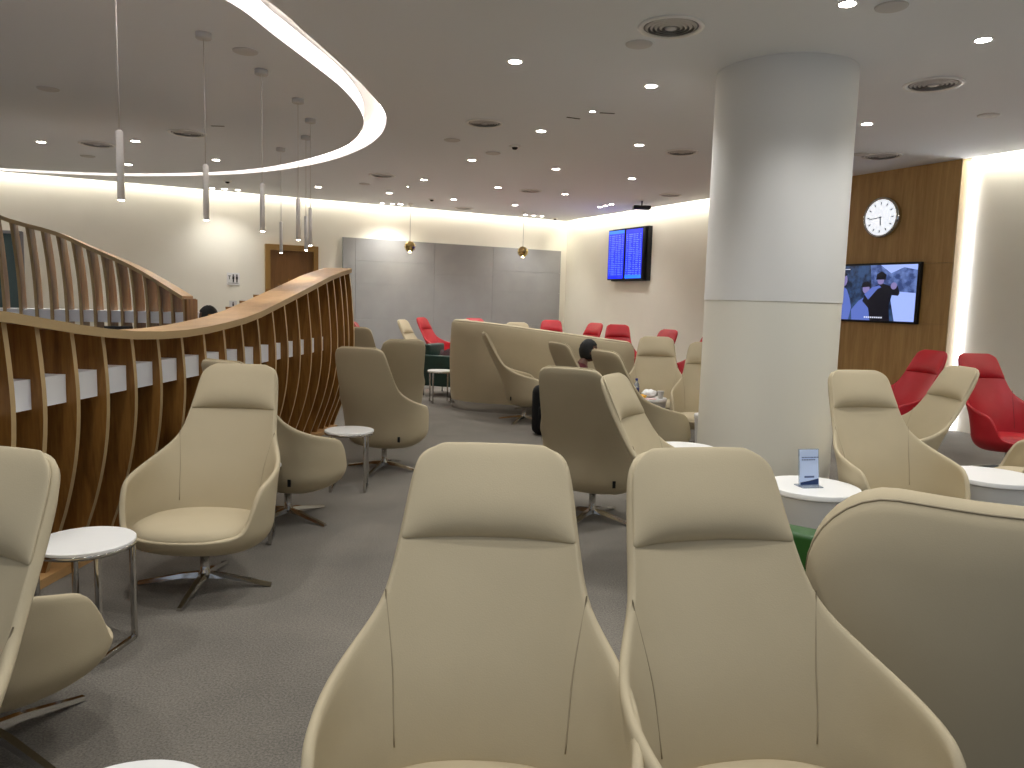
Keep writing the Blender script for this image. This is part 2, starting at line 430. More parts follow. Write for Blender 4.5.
# slot LED follows the outer lip of the ring
t = tag(obj('ceiling_light_ring', ribbon('r', OL, .02, .075, TOPZ-.025, .022, led, True), led), 'long bright oval light line recessed in the ceiling over the wood counter', 'ceiling light')
t = tag(obj('cove_light', ribbon('r', [pB(sL+.1,0), pB((cornW-B0).length-.2,0)], -.13, -.10, TOPZ-.03, .02, ledw), ledw), 'warm light strip hidden in the cove along the back wall', 'cove light')
t = tag(obj('cove_light', ribbon('r', [pR(.2,0), pR(6.6,0)], -.13, -.10, TOPZ-.03, .02, ledw), ledw), 'warm light strip in the cove above the flight information screens', 'cove light')
t = tag(obj('cove_light', ribbon('r', [pR(10.5,0), pR(21,0)], -.13, -.10, TOPZ-.03, .02, ledw), ledw), 'warm light strip in the cove at the right, past the wood wall', 'cove light')

# wood feature wall
bm = bmesh.new()
zs = [(0,1.43),(1.436,2.255),(2.261,CZ-.002)]; ss = [(6.9,8.62),(8.626,10.345)]
for (s0,s1) in ss:
    for z0,z1 in zs:
        c = pR((s0+s1)/2, (z0+z1)/2, .13); box(bm, c, (s1-s0, .14, z1-z0), rz=RR)
box(bm, pR(8.62, CZ/2, .08), (3.44, .1, CZ-.01), rz=RR)
struct('wall_wood', bm, wallwood)
bm = bmesh.new(); box(bm, pR(10.355, CZ/2, .11), (.016, .22, CZ-.004), rz=RR); struct('trim_1', bm, fin_edge)
tag(obj('wall_light_strip', box(bmesh.new(), pR(10.385, CZ/2, .03), (.06,.03,CZ-.02), rz=RR), ledc), 'vertical white light strip along the right edge of the wood wall', 'wall light')
for nm, f in (('baseboard_back', lambda: box(bmesh.new(), pB(((cornW-B0).length+sL)/2, .05, .01), ((cornW-B0).length-sL, .02, .1), rz=RB)),):
    struct(nm, f(), dooredge)
bm = box(bmesh.new(), pR(3.4, .05, .01), (6.6,.02,.1), rz=RR); struct('baseboard_right', bm, whiteb)

# grey fabric panel on the back wall, with fine joints
g = thing('wall_panel', 'wide grey fabric-covered acoustic panel on the back wall', 'wall panel', pB(9.55,0,.0), RB)
X = [6.7-9.55, 6.98-9.55, 8.86-9.55, 10.38-9.55, 12.30-9.55]; Z = [.12, .95, 1.75, 2.25, 2.86]
for i in range(4):
    bm = bmesh.new(); offs = [0, .12, -.1, .05][i]
    for j in range(4):
        z0 = Z[j] + (offs if 0 < j else 0); z1 = Z[j+1] + (offs if j < 3 else 0)
        box(bm, ((X[i]+X[i+1])/2, -.05, (z0+z1)/2), (X[i+1]-X[i]-.004, .06, z1-z0-.004))
    obj('panel', bm, greypan, g)
obj('backing', box(bmesh.new(), (-.05, -.012, 1.49), (5.58,.02,2.72)), darkgap, g)

# restroom door
d = thing('door', 'brown wooden door with wide oak frame in the cream back wall', 'door', pB(5.61,0,0), RB)
d.name = 'door_1'; d['kind'] = 'structure'
bm = bmesh.new()
for x in (-.5, .5): box(bm, (x,-.04,1.31), (.1,.1,2.62))
box(bm, (0,-.04,2.56), (.9,.1,.12)); obj('door_frame', bm, dooredge, d)
obj('door_leaf', box(bmesh.new(), (0,-.012,1.25), (.9,.02,2.5)), doorwood, d)
bm = bmesh.new(); box(bm, (-.01,-.028,1.70), (.20,.01,.13), mi=0)
for k in range(2): box(bm, (-.01,-.0345,1.675-.025*k), (.14,.003,.01), mi=1)
obj('door_plate', bm, [white, black], d)
bm = bmesh.new(); tube(bm, [(.36,-.02,1.05),(.36,-.07,1.05),(.26,-.07,1.05)], .011, 8); obj('door_handle', bm, steel, d)
d = thing('door', None, None, pB(.35,0,0), RB); d.name = 'door_2'; d['kind'] = 'structure'
bm = bmesh.new()
for x in (-.75, .43): box(bm, (x,-.03,1.29), (.05,.08,2.58))
box(bm, (-.16,-.03,2.565), (1.2,.08,.05)); obj('door_frame', bm, steel, d)
obj('door_glass', box(bmesh.new(), (-.16,-.01,1.27), (1.14,.012,2.54)), teal_glass, d)

def person_icon(bm, x, z, s=1, y=-.014, mi=1):
    lathe_c = (x, y, z+.045*s)
    t = bmesh.new(); bmesh.ops.create_circle(t, cap_ends=True, segments=14, radius=.011*s)
    bmesh.ops.transform(t, matrix=Matrix.Translation(lathe_c) @ Matrix.Rotation(PI/2,4,'X'), verts=t.verts)
    for f in t.faces: f.material_index = mi
    me = bpy.data.meshes.new('t'); t.to_mesh(me); t.free(); bm.from_mesh(me); bpy.data.meshes.remove(me)
    box(bm, (x,y,z+.01*s), (.026*s,.002,.042*s), mi=mi); box(bm, (x,y,z-.03*s), (.016*s,.002,.045*s), mi=mi)
bm = bmesh.new(); box(bm, (0,-.006,0), (.25,.012,.25), mi=0)
box(bm, (-.075,-.0135,.02), (.014,.002,.06), mi=1); box(bm, (-.075,-.0135,.06), (.05,.002,.014), mi=1)
person_icon(bm, -.0, .01, 1.5); person_icon(bm, .07, .01, 1.5); box(bm, (0,-.0135,-.085), (.2,.002,.008), mi=1)
o = tag(obj('restroom_sign', bm, [white, black], loc=pB(4.43,1.87,0)), 'square white restroom sign with two black figures on the cream wall', 'sign'); o.rotation_euler.z = RB
bm = bmesh.new(); box(bm, (0,-.006,0), (.15,.012,.17), mi=0); person_icon(bm, 0, -.005, 1.2)
o = tag(obj('wall_sign', bm, [whiteb, black], loc=pB(4.42,1.34,0)), 'small white sign with one figure, below the restroom sign', 'sign'); o.rotation_euler.z = RB

# column
bm = bmesh.new(); lathe(bm, [(0,0),(.578,0),(.578,1.645),(.583,1.65),(.583,CZ-.001),(0,CZ-.001)], (2.285,6.87,0), 96, mi=0)
for f in bm.faces:
    if f.calc_center_median().z > 1.648: f.material_index = 1
o = struct('wall_column', bm, [colwrap, colpaint], sharp=40)

# flight information screens
scr = M('flight_screen', (.02,.03,.2), .2, emit=(.06,.16,.98), es=1.3)
scr_hd = M('flight_screen_bar', (.02,.03,.2), .2, emit=(.12,.45,1), es=1.5)
scr_tx = M('flight_screen_text', (.02,.03,.2), .2, emit=(.38,.48,1), es=1.3)
scr_dk = M('flight_screen_dark', (.02,.03,.2), .2, emit=(.02,.06,.75), es=1.0)
f = thing('flight_information_display', 'pair of tall blue flight information screens mounted on the cream wall', 'screen', pR(2.70,2.67,0), RR)
obj('mount', box(bmesh.new(), (.05,-.05,.0), (1.36,.1,1.16)), black, f)
for x0, k in ((-.345,0),(.33,1)):
    s = obj('screen', box(bmesh.new(), (x0,-.14,0), (.645,.08,1.12), bev=.004), black, f)
    bm = bmesh.new(); box(bm, (x0,-.1815,0), (.60,.003,1.06), mi=0)
    box(bm, (x0,-.184,-.49 if k else .50), (.60,.003,.07), mi=1)
    rnd = random.Random(k)
    for j in range(22):
        z = .42 - j*.041
        for c0, w in ((-.25,.05),(-.17,.16),(.0,.08),(.10,.12),(.24,.06)):
            ww = w*rnd.uniform(.5,1); box(bm, (x0+c0+ww/2-.02,-.184,z), (ww,.003,.017), mi=2)
    obj('display', bm, [scr, scr_hd, scr_tx], s)

# television
f = thing('television', 'wall-mounted television showing people outdoors, on the wood wall', 'television', pR(9.17,1.85,.2), RR)
obj('bezel', box(bmesh.new(), (0,-.03,0), (1.50,.06,.86), bev=.006), black, f)
TS = [M('tv_sky',(.02,.02,.03),.2,emit=(.60,.68,.95),es=1.15), M('tv_trees',(.02,.02,.03),.2,emit=(.17,.24,.36),es=.9), M('tv_foliage',(.02,.02,.03),.2,emit=(.33,.43,.68),es=.75),
      M('tv_suit',(.02,.02,.03),.2,emit=(.05,.06,.13),es=.6), M('tv_shirt',(.02,.02,.03),.2,emit=(.34,.42,.72),es=1.1), M('tv_face',(.02,.02,.03),.2,emit=(.50,.46,.66),es=1.1), M('tv_white',(.02,.02,.03),.2,emit=(.9,.92,1),es=.9)]
for tm, (a, bq, sc) in zip(TS[1:3], (((.08,.13,.22),(.22,.32,.48),9), ((.22,.30,.52),(.45,.55,.82),12))):
    nt = tm.node_tree; n = nt.nodes.new('ShaderNodeTexNoise'); n.inputs['Scale'].default_value = sc; n.inputs['Detail'].default_value = 6
    tcn = nt.nodes.new('ShaderNodeTexCoord'); r = nt.nodes.new('ShaderNodeValToRGB')
    r.color_ramp.elements[0].position = .4; r.color_ramp.elements[1].position = .62
    r.color_ramp.elements[0].color = (*[v**2.2 for v in a],1); r.color_ramp.elements[1].color = (*[v**2.2 for v in bq],1)
    nt.links.new(tcn.outputs['Object'], n.inputs[0]); nt.links.new(n.outputs['Fac'], r.inputs[0]); nt.links.new(r.outputs[0], nt.nodes['Principled BSDF'].inputs['Emission Color'])
bm = bmesh.new()
def flat(bm, pts, layer, mi):
    vs = [bm.verts.new((x, -.0615-.0006*layer, z)) for x, z in pts]; fc = bm.faces.new(vs); fc.material_index = mi
def blob(bm, x, z, rx, rz_, layer, mi, n=16):
    flat(bm, [(x+rx*math.cos(2*PI*k/n), z+rz_*math.sin(2*PI*k/n)) for k in range(n)], layer, mi)
flat(bm, [(-.71,-.40),(.71,-.40),(.71,.40),(-.71,.40)], 0, 0)
flat(bm, [(-.71,-.40),(.40,-.40),(.32,-.10),(.36,.06),(.10,.16),(.05,.40),(-.71,.40)], 1, 1)
flat(bm, [(.0,.02),(.2,.0),(.42,.02),(.71,.0),(.71,.32),(.5,.36),(.3,.28),(.12,.40),(-.05,.40)], 2, 2)
flat(bm, [(-.70,-.40),(-.70,.0),(-.62,.08),(-.52,.10),(-.44,.05),(-.38,-.08),(-.34,-.22),(-.38,-.40)], 3, 4)   # man at left
blob(bm, -.50, .19, .06, .09, 4, 5); flat(bm, [(-.57,.16),(-.57,.27),(-.5,.31),(-.44,.27),(-.50,.24),(-.53,.17)], 5, 3)
flat(bm, [(-.32,-.40),(-.34,-.25),(-.22,-.12),(-.10,-.05),(.0,-.1),(.02,-.4)], 3, 4)
blob(bm, -.10, .06, .06, .07, 4, 5); flat(bm, [(-.19,.08),(-.16,.15),(-.08,.17),(-.02,.12),(-.03,.09)], 5, 3)
flat(bm, [(.0,-.40),(-.04,-.22),(-.15,-.12),(-.10,.0),(.05,.10),(.16,.14),(.30,.10),(.42,.10),(.46,.0),(.44,-.04),(.32,-.03),(.30,-.2),(.33,-.40)], 6, 3)  # man in black
blob(bm, .14, .18, .055, .06, 7, 5); flat(bm, [(.06,.19),(.07,.27),(.15,.31),(.23,.26),(.22,.19)], 8, 3)
flat(bm, [(-.12,-.02),(-.05,-.10),(.10,.06),(.16,.08),(.12,.11),(.0,.08)], 8, 4); blob(bm, .36, .10, .05, .05, 8, 5)
flat(bm, [(-.66,.335),(-.64,.365),(-.60,.365),(-.62,.335)], 9, 6); flat(bm, [(-.58,.345),(-.40,.345),(-.40,.355),(-.58,.355)], 9, 6)
for k in range(9): flat(bm, [(-.10+k*.035,-.365),(-.075+k*.035,-.365),(-.075+k*.035,-.345),(-.10+k*.035,-.345)], 9, 6)
obj('display', bm, TS, f)

# clock
f = thing('wall_clock', 'round white wall clock with a silver rim above the television', 'clock', pR(9.23,2.93,.2), RR)
rotx = Matrix.Rotation(PI/2, 4, 'X')
bm = bmesh.new(); lathe(bm, [(.0,0),(.285,0),(.29,.02),(.285,.085),(.262,.09),(.255,.075),(0,.075)], seg=48); bmesh.ops.transform(bm, matrix=rotx, verts=bm.verts); obj('case', bm, chrome, f)
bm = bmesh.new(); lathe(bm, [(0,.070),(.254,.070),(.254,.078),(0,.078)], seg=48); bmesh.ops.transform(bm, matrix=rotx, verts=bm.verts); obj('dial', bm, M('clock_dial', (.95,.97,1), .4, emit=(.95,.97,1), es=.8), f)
bm = bmesh.new()
for k in range(12):
    a = k*PI/6; box(bm, (.20*math.sin(a), -.0795, .20*math.cos(a)), (.014,.002,.040), rot=Matrix.Rotation(a,4,'Y'))
obj('hour_marks', bm, M('grey_print', (.35,.37,.42), .6), f)
for nm, ang, l, w in (('hour_hand', 174, .12, .016), ('minute_hand', 264, .19, .011)):
    a = math.radians(ang); box_ = box(bmesh.new(), (l*.42*math.sin(a), -.083, l*.42*math.cos(a)), (w,.002,l*1.1), rot=Matrix.Rotation(a,4,'Y')); obj(nm, box_, black, f)

# ------------------------------------------------------------------ wave counters
def wave(name, label, F, rimz, ledge_z, depth, ext_name_last=False, ledge_off=-.055, rail=None, cap=False, glow=True, prof=None, anchor=True):
    """F: list of plan points of fin fronts (Vector 2D), travel far->; rimz per fin"""
    t = thing(name, label, 'bar counter', (F[0].x, F[0].y, 0)); org = Vector((F[0].x, F[0].y))
    n = len(F); NR = []
    for i in range(n):
        d = (F[min(i+1,n-1)] - F[max(i-1,0)]).normalized(); NR.append(Vector((d.y, -d.x)))      # points to the aisle side
    prof = prof or [(0,-.20),(.12,-.16),(.25,-.11),(.4,-.055),(.6,0),(.8,.035),(1.0,.05),(1.2,.045),(1.4,.03),(1.7,0),(2.0,-.05),(2.4,-.13),(2.8,-.24)]
    for i in range(n):
        bm = bmesh.new(); top = rimz[i]-.002; p = F[i]-org; nn = NR[i]; d = Vector((-nn.y, nn.x)); K = 18; th = .016
        corr = lerp_tab(prof, top) if anchor else 0
        R = []
        for k in range(K+1):
            z = top*k/K; o = lerp_tab(prof, z) - corr*(z/top)
            o2 = o - depth - (.22*max(0, .95-z) if anchor else 0)
            R.append([bm.verts.new((p.x+nn.x*q+d.x*e, p.y+nn.y*q+d.y*e, z)) for q, e in ((o,-th),(o,th),(o2,th),(o2,-th))])
        for k in range(K):
            for q in range(4):
                fc = bm.faces.new((R[k][q], R[k][(q+1)%4], R[k+1][(q+1)%4], R[k+1][q])); fc.material_index = 1 if q in (0,) else 0
        bm.faces.new(R[0]); bm.faces.new(R[-1])
        fo = obj('fin', bm, [fin_face, fin_edge], t)
    P = [(q-org) for q in F]
    TO = [0 if anchor else lerp_tab(prof, z) for z in rimz]
    def sweep(nm, o0, o1, zf, h, mat, parent=t, top=False):
        bm = bmesh.new(); R = []
        for i in range(n):
            e = TO[i] if top else 0; a = P[i]+NR[i]*(o0+e); b_ = P[i]+NR[i]*(o1+e); z = zf(i)
            R.append([bm.verts.new((a.x,a.y,z)), bm.verts.new((b_.x,b_.y,z)), bm.verts.new((b_.x,b_.y,z+h)), bm.verts.new((a.x,a.y,z+h))])
        for i in range(n-1):
            for q in range(4): bm.faces.new((R[i][q], R[i][(q+1)%4], R[i+1][(q+1)%4], R[i+1][q])).smooth = (q != 9)
        bm.faces.new(R[0]); bm.faces.new(R[-1])
        return obj(nm, bm, mat, parent, sharp=35)
    sweep('top_rail', .03, -(rail or depth)-.02, lambda i: rimz[i], .032, rim_wood, top=True)
    sweep('rail_edge', .036, .03, lambda i: rimz[i]-.018, .05, fin_edge, top=True)
    lo = lerp_tab(prof, ledge_z)
    sweep('white_ledge', ledge_off, -depth-.25, lambda i: ledge_z-.075, .15, ledge_m)
    sweep('plinth', -.14, -depth-.2, lambda i: 0, .05, rim_wood)
    if glow: sweep('light_strip', -.13, -.15, lambda i: rimz[i]-.008, .006, ledd)
    return t

px = [2,35,70,101,130,156,180,202,222,240,256,271,283,295,306,316,325,331.5,338,342.5,347.5]
F = []
for i, x in enumerate(px):
    tt = (512-x)/768; X_ = -2.36 + .41*(i/20)**1.1; F.append(Vector((X_, -X_/tt)))
# continue towards the near side, beyond the picture
d0 = (F[0]-F[1]); pre = []
p = F[0].copy(); ang = math.atan2(d0.y, d0.x)
for k in range(5):
    ang -= .05; p = p + Vector((math.cos(ang), math.sin(ang)))*.27; pre.append(p.copy())
F = list(reversed(pre)) + F
RZ = [(2.2,1.64),(2.9,1.52),(3.54,1.45),(4.1,1.37),(4.6,1.32),(5.2,1.305),(5.8,1.335),(6.4,1.395),(7.1,1.52),(7.8,1.65),(8.5,1.785),(9.2,1.90)]
wave('slatted_bar_counter', 'wave-shaped oak slatted bar counter with a pale wood top, beside the aisle at left', F, [lerp_tab(RZ, q.y) for q in F], 1.07, .42, rail=.27, ledge_off=-.03, glow=False)
nf = 13
F2 = []
for k in range(-9, nf):
    q = k/(nf-1); F2.append(Vector((-6.2 + 1.88*q, 10.1 - .42*(1-q)**2)))
RZ2 = [(-.7,2.66),(-.35,2.60),(0,2.36),(.25,2.24),(.45,2.07),(.62,1.93),(.75,1.80),(.9,1.62),(1.0,1.50)]
w2 = wave('slatted_bar_screen', 'far oak slatted wave screen sloping down to the right, against the cream wall', F2, [lerp_tab(RZ2, k/(nf-1)) for k in range(-9,nf)], 1.24, .38, glow=False, rail=.30,
    prof=[(0,-.02),(.6,0),(1.2,0),(1.45,.02),(1.7,.08),(1.9,.16),(2.1,.27),(2.3,.40),(2.5,.55),(2.7,.72)], anchor=False)
# solid end panel of the far screen
q = F2[-1]; dn = (F2[-1]-F2[-2]).normalized(); nn = Vector((dn.y,-dn.x)); c = q - Vector((F2[0].x,F2[0].y)) + dn*.03 - nn*.15
obj('end_panel', box(bmesh.new(), (c.x, c.y, .745), (.03, .36, 1.49), rz=math.atan2(dn.y, dn.x)), fin_face, w2)

# bar stools inside the island
def stool(loc, rz, label):
    t = thing('bar_stool', label, 'stool', loc, rz)
    bm = bmesh.new(); lathe(bm, [(0,.74),(.18,.74),(.2,.76),(.2,.79),(.17,.81),(0,.81)], seg=28); obj('seat', bm, black, t)
    bm = bmesh.new(); box(bm, (0,-.19,1.06), (.34,.025,.12), bev=.01); tube(bm, [(-.12,-.17,.78),(-.12,-.19,1.05)], .01, 8); tube(bm, [(.12,-.17,.78),(.12,-.19,1.05)], .01, 8); obj('backrest', bm, black, t)
    for sx in (-1,1):
        for sy in (-1,1): bm = bmesh.new(); tube(bm, [(sx*.12,sy*.12,.75),(sx*.2,sy*.2,0)], .013, 8); obj('leg', bm, whiteb, t)
    return t
stool((-2.98,7.75,0), 0, 'bar stool the black-haired person behind the front counter sits on')
s2 = stool((-5.2,10.15,0), .4, 'black bar stool with pale legs before the far slatted screen')

# ------------------------------------------------------------------ curved high-back screens
def screen(name, label, P, hs, th, mat, rad, plinth=True, seg=8, z0=.13, bulge=.05):
    """padded wall following plan points; ends rounded down in elevation"""
    pts = []; n = len(P)
    for i in range(n-1):
        a = P[max(i-1,0)]; b_ = P[i]; c = P[i+1]; d = P[min(i+2,n-1)]
        for k in range(seg):
            t = k/seg; f_ = lambda A_,B_,C_,D_: .5*((2*B_)+(C_-A_)*t+(2*A_-5*B_+4*C_-D_)*t*t+(3*B_-A_-3*C_+D_)*t**3)
            pts.append((f_(a[0],b_[0],c[0],d[0]), f_(a[1],b_[1],c[1],d[1])))
    pts.append(P[-1]); pts = [Vector(q) for q in pts]
    L_ = [0]
    for i in range(1,len(pts)): L_.append(L_[-1]+(pts[i]-pts[i-1]).length)
    T = L_[-1]
    # resample densely near the ends for the round corners
    S_ = sorted(set([rad*(1-math.cos(k*PI/2/8)) for k in range(9)] + [T-rad*(1-math.cos(k*PI/2/8)) for k in range(9)] + [rad+(T-2*rad)*k/30 for k in range(1,30)]))
    def atl(s):
        a, b_ = atl0(max(0, s-.06))[0], atl0(min(T, s+.06))[0]
        return atl0(s)[0], (b_-a).normalized()
    def atl0(s):
        for i in range(1,len(pts)):
            if s <= L_[i]+1e-9:
                t = (s-L_[i-1])/max(1e-9,L_[i]-L_[i-1]); return pts[i-1].lerp(pts[i],t), (pts[i]-pts[i-1]).normalized()
        return pts[-1], (pts[-1]-pts[-2]).normalized()
    bm = bmesh.new(); R = []; seam = []
    for s in S_:
        p, d = atl(s); nn = Vector((d.y,-d.x)); h = lerp_tab(hs, s/T)
        e = min(s, T-s); dz = rad - math.sqrt(max(0, rad*rad-(rad-e)**2)) if e < rad else 0
        top = h - dz; r = th/2; sec = []
        for k in range(7): sec.append((r*1.0 + bulge*math.sin(PI*k/6*.9), z0 + (top-r-z0)*k/6))
        for k in range(1,8): a = k*PI/8; sec.append((r*math.cos(a), top-r+r*math.sin(a)*.8))
        for k in range(7): sec.append((-r, top-r - (top-r-z0)*k/6))
        R.append([bm.verts.new((p.x+nn.x*o, p.y+nn.y*o, z)) for o, z in sec])
        seam.append((p.x+nn.x*r*.80, p.y+nn.y*r*.80, top-r*.52))
    m = len(R[0])
    for i in range(len(R)-1):
        for q in range(m):
            f_ = bm.faces.new((R[i][q], R[i][(q+1)%m], R[i+1][(q+1)%m], R[i+1][q])); f_.smooth = True
    bm.faces.new(R[0]); bm.faces.new(R[-1])
    t = thing(name, label, 'sofa', (P[0][0], P[0][1], 0)); org = Vector((P[0][0],P[0][1],0))
    bmesh.ops.translate(bm, vec=-org, verts=bm.verts)
    obj('padded_back', bm, mat, t, sharp=60)
    bm = bmesh.new(); tube(bm, [Vector(q)-org for q in seam], .004, 6); obj('piping', bm, beige_d, t)
    if plinth:
        bm = ribbon('p', [atl(T*k/30)[0] for k in range(1,30)], -.055, .0, 0, z0+.01, chrome)
        bmesh.ops.translate(bm, vec=-org, verts=bm.verts); obj('plinth', bm, chrome, t)
    # seat on the far side
    bm = ribbon('s', [atl(T*(.12+.76*k/30))[0] for k in range(31)], th/2, .48, .20, .24, mat)
    bmesh.ops.translate(bm, vec=-org, verts=bm.verts); obj('seat', bm, mat, t)
    return t
screen('curved_sofa_back', 'long curved high beige sofa back with a chrome base in the middle distance',
       [(-.70,11.95),(-.84,11.35),(-.53,10.95),(.3,10.72),(1.0,10.62),(1.35,10.60),(1.66,10.68)], [(0,1.30),(.25,1.31),(.4,1.29),(.7,1.19),(1,1.08)], .13, beige, .10, bulge=.03)
screen('curved_sofa_back', 'large curved beige sofa back filling the lower right corner',
       [(.98,2.42),(1.26,2.28),(1.6,2.22),(2.0,2.25),(2.5,2.5)], [(0,1.06),(.12,1.075),(.3,1.055),(.6,1.03),(1,1.03)], .15, beige, .24, z0=.12, bulge=.035)

# green armchairs
def armchair(label, loc, rz, m):
    t = thing('armchair', label, 'armchair', loc, rz)
    for sx in (-1,1): obj('armrest', box(bmesh.new(), (sx*.33,0,.42), (.12,.70,.50), bev=.018), m, t)
    obj('backrest', box(bmesh.new(), (0,-.30,.52), (.54,.14,.64), bev=.03), m, t)
    obj('seat', box(bmesh.new(), (0,.05,.34), (.54,.62,.20), bev=.03), m, t)
    for sx in (-1,1):
        for sy in (-1,1): bm = bmesh.new(); tube(bm, [(sx*.34,sy*.3,.18),(sx*.34,sy*.3,0)], .012, 8); obj('leg', bm, steel, t)
    return t
t = thing('bench', 'green leather bench end sticking out between the front beige chair and curved sofa back', 'bench', (1.30,3.07,0), math.atan2(-.6,.8))
obj('end_panel', box(bmesh.new(), (0,0,.39), (.46,.14,.58), bev=.02), green, t)
obj('seat', box(bmesh.new(), (.05,.30,.31), (.36,.44,.20), bev=.03), green, t)
for sx in (-1,1):
    for sy in (0,.45): bm = bmesh.new(); tube(bm, [(sx*.14+.04,sy,.22),(sx*.14+.04,sy,0)], .012, 8); obj('leg', bm, steel, t)
armchair('dark green leather armchair far away, below the tall red chair by grey wall', (-1.05,12.75,0), -PI*.62, teal)

# drum tables
def drum(label, x, y, r, h=.5):
    t = thing('drum_table', label, 'table', (x,y,0), 0, 'white drum tables')
    bm = bmesh.new(); lathe(bm, [(0,.02),(r*.74,.02),(r*.74,.0),(r*.76,.0),(r*.96,h-.05),(r*.965,h-.035),(0,h-.035)], seg=56); obj('body', bm, whiteb, t, sharp=40)
    bm = bmesh.new(); lathe(bm, [(0,h-.034),(r*.97,h-.034),(r,h-.028),(r,h-.006),(r*.985,h),(0,h)], seg=56); obj('table_top', bm, white, t, sharp=40)
    return t
drum('white drum table carrying the small sign, in front of the column', 1.89, 4.70, .285)
drum('white drum table at the right edge, beside the beige chair right of the column', 3.30, 5.17, .30)
drum('white drum table touching the left foot of the column, behind the pale chair', 1.35, 5.88, .25)
drum('white drum table littered with a bottle, cup and wrappers', 1.60, 9.0, .23)
drum('small white drum table sliver right against the column, behind the littered one', 2.02, 7.72, .16)
drum('white drum table at the far right edge in front of the red chair', 5.03, 6.75, .22)
drum('tiny white drum table left of the far dark green armchair', -1.66, 13.72, .25)

# side tables with chrome U frames
def side_table(label, x, y, r, rz):
    t = thing('side_table', label, 'table', (x,y,0), rz, 'round chrome side tables')
    bm = bmesh.new(); lathe(bm, [(0,.485),(r,.485),(r,.497),(r*.985,.5),(0,.5)], seg=48); obj('table_top', bm, white, t, sharp=40)
    bm = bmesh.new(); lathe(bm, [(r*.90,.468),(r*1.0,.468),(r*1.0,.486),(r*.90,.486)], seg=48); obj('ring_frame', bm, chrome, t)
    for s in (-1,1):
        bm = bmesh.new(); a, w = r*.92*math.cos(.72), r*.92*math.sin(.72)
        for yy in (-w, w): box(bm, (s*a, yy, .24), (.022,.022,.47), bev=.003)
        box(bm, (s*a, 0, .011), (.022, 2*w, .022), bev=.003); obj('leg', bm, chrome, t)
    return t
side_table('round white side table on chrome legs between the two left-hand chairs, before the wood counter', -1.86, 3.28, .205, -.1)
side_table('chrome-legged side table just showing behind the aisle chair', -1.68, 4.86, .20, .2)
side_table('chrome-legged side table beyond the right-turned chair by the counter', -1.33, 6.25, .20, .1)
side_table('round white tabletop cut off by the bottom left edge of the picture', -.80, 1.50, .205, 0)
side_table('thin chrome-legged side table at the left end of the long curved sofa back', -1.10, 11.72, .20, .3)

# ------------------------------------------------------------------ things on tables
f = thing('table_sign', 'white standing card sign with a blue foot on the drum table', 'sign', (1.86,4.68,.5), .22)
f.scale = (1.12,1.12,1.12)
tilt = Matrix.Rotation(-.14, 4, 'X')
bm = box(bmesh.new(), (0,.012,.105), (.125,.004,.205), rot=tilt); box(bm, (0,0,.003), (.125,.09,.005)); obj('holder', bm, glassm, f)
bm = box(bmesh.new(), (0,.008,.106), (.115,.0015,.195), rot=tilt); obj('card', bm, M('card_print', (.80,.87,1), .4), f)
def onc(c, s, mi=0, bm=None): return box(bm, Vector((0,.008,.106)) + (tilt.to_3x3() @ Vector(c)), s, rot=tilt, mi=mi)
bm = bmesh.new(); r_ = random.Random(2)
for z, n_ in ((.055,7),(.042,6)):
    x = -.045
    for k in range(n_):
        w = r_.uniform(.008,.014); onc((x+w/2,-.0014,z), (w,.001,.006), 0, bm); x += w+.0035
onc((0,-.0014,-.052), (.06,.001,.010), 0, bm)
obj('print_lines', bm, M('blue_grey_print', (.35,.42,.60), .6), f)
bm = bmesh.new(); tri = [Vector((-.056,-.0016,-.096)), Vector((.056,-.0016,-.096)), Vector((.056,-.0016,-.062)), Vector((.0,-.0016,-.074)), Vector((-.056,-.0016,-.082))]
bm.faces.new([bm.verts.new(Vector((0,.008,.106)) + tilt.to_3x3() @ q) for q in tri]); obj('blue_band', bm, M('navy_print', (.12,.22,.42), .6), f)

tx, ty = 1.60, 9.0
f = thing('water_bottle', 'clear plastic water bottle with a dark blue label on the littered table', 'bottle', (tx-.13,ty+.02,.5))
bm = bmesh.new(); lathe(bm, [(0,0),(.031,0),(.034,.01),(.034,.13),(.03,.15),(.013,.185),(.013,.20),(0,.2)], seg=20); obj('body', bm, glassm, f)
bm = bmesh.new(); lathe(bm, [(.0345,.06),(.0355,.06),(.0355,.11),(.0345,.11)], seg=20); obj('label', bm, M('navy_label', (.10,.12,.32), .5), f)
bm = bmesh.new(); lathe(bm, [(0,.198),(.016,.198),(.016,.222),(0,.222)], seg=16); obj('cap', bm, M('blue_cap', (.15,.2,.5), .5), f)
def crumple(name, label, cat, loc, s, mat, seed):
    bm = bmesh.new(); bmesh.ops.create_icosphere(bm, subdivisions=3, radius=1); r_ = random.Random(seed)
    for v in bm.verts:
        k = 1 + r_.uniform(-.22,.22); v.co = Vector((v.co.x*s[0]*k, v.co.y*s[1]*k, max(0, (v.co.z*.5+.5)*s[2]*k)))
    for f_ in bm.faces: f_.smooth = True
    return tag(obj(name, bm, mat, loc=loc), label, cat)
crumple('snack_packet', 'yellow snack packet lying on the littered table', 'packet', (tx-.10,ty-.13,.5), (.065,.04,.05), M('yellow_foil', (.95,.72,.15), .35), 3)
crumple('paper_napkin', 'crumpled white paper napkins beside the bottle on the littered table', 'napkin', (tx+.03,ty-.02,.5), (.09,.06,.09), white, 5)
f = thing('paper_cup', 'white paper cup at the right of the littered table', 'cup', (tx+.145,ty-.06,.5))
bm = bmesh.new(); lathe(bm, [(0,0),(.028,0),(.038,.085),(.040,.088),(.036,.088),(.026,.004),(0,.004)], seg=24); obj('body', bm, whiteb, f)
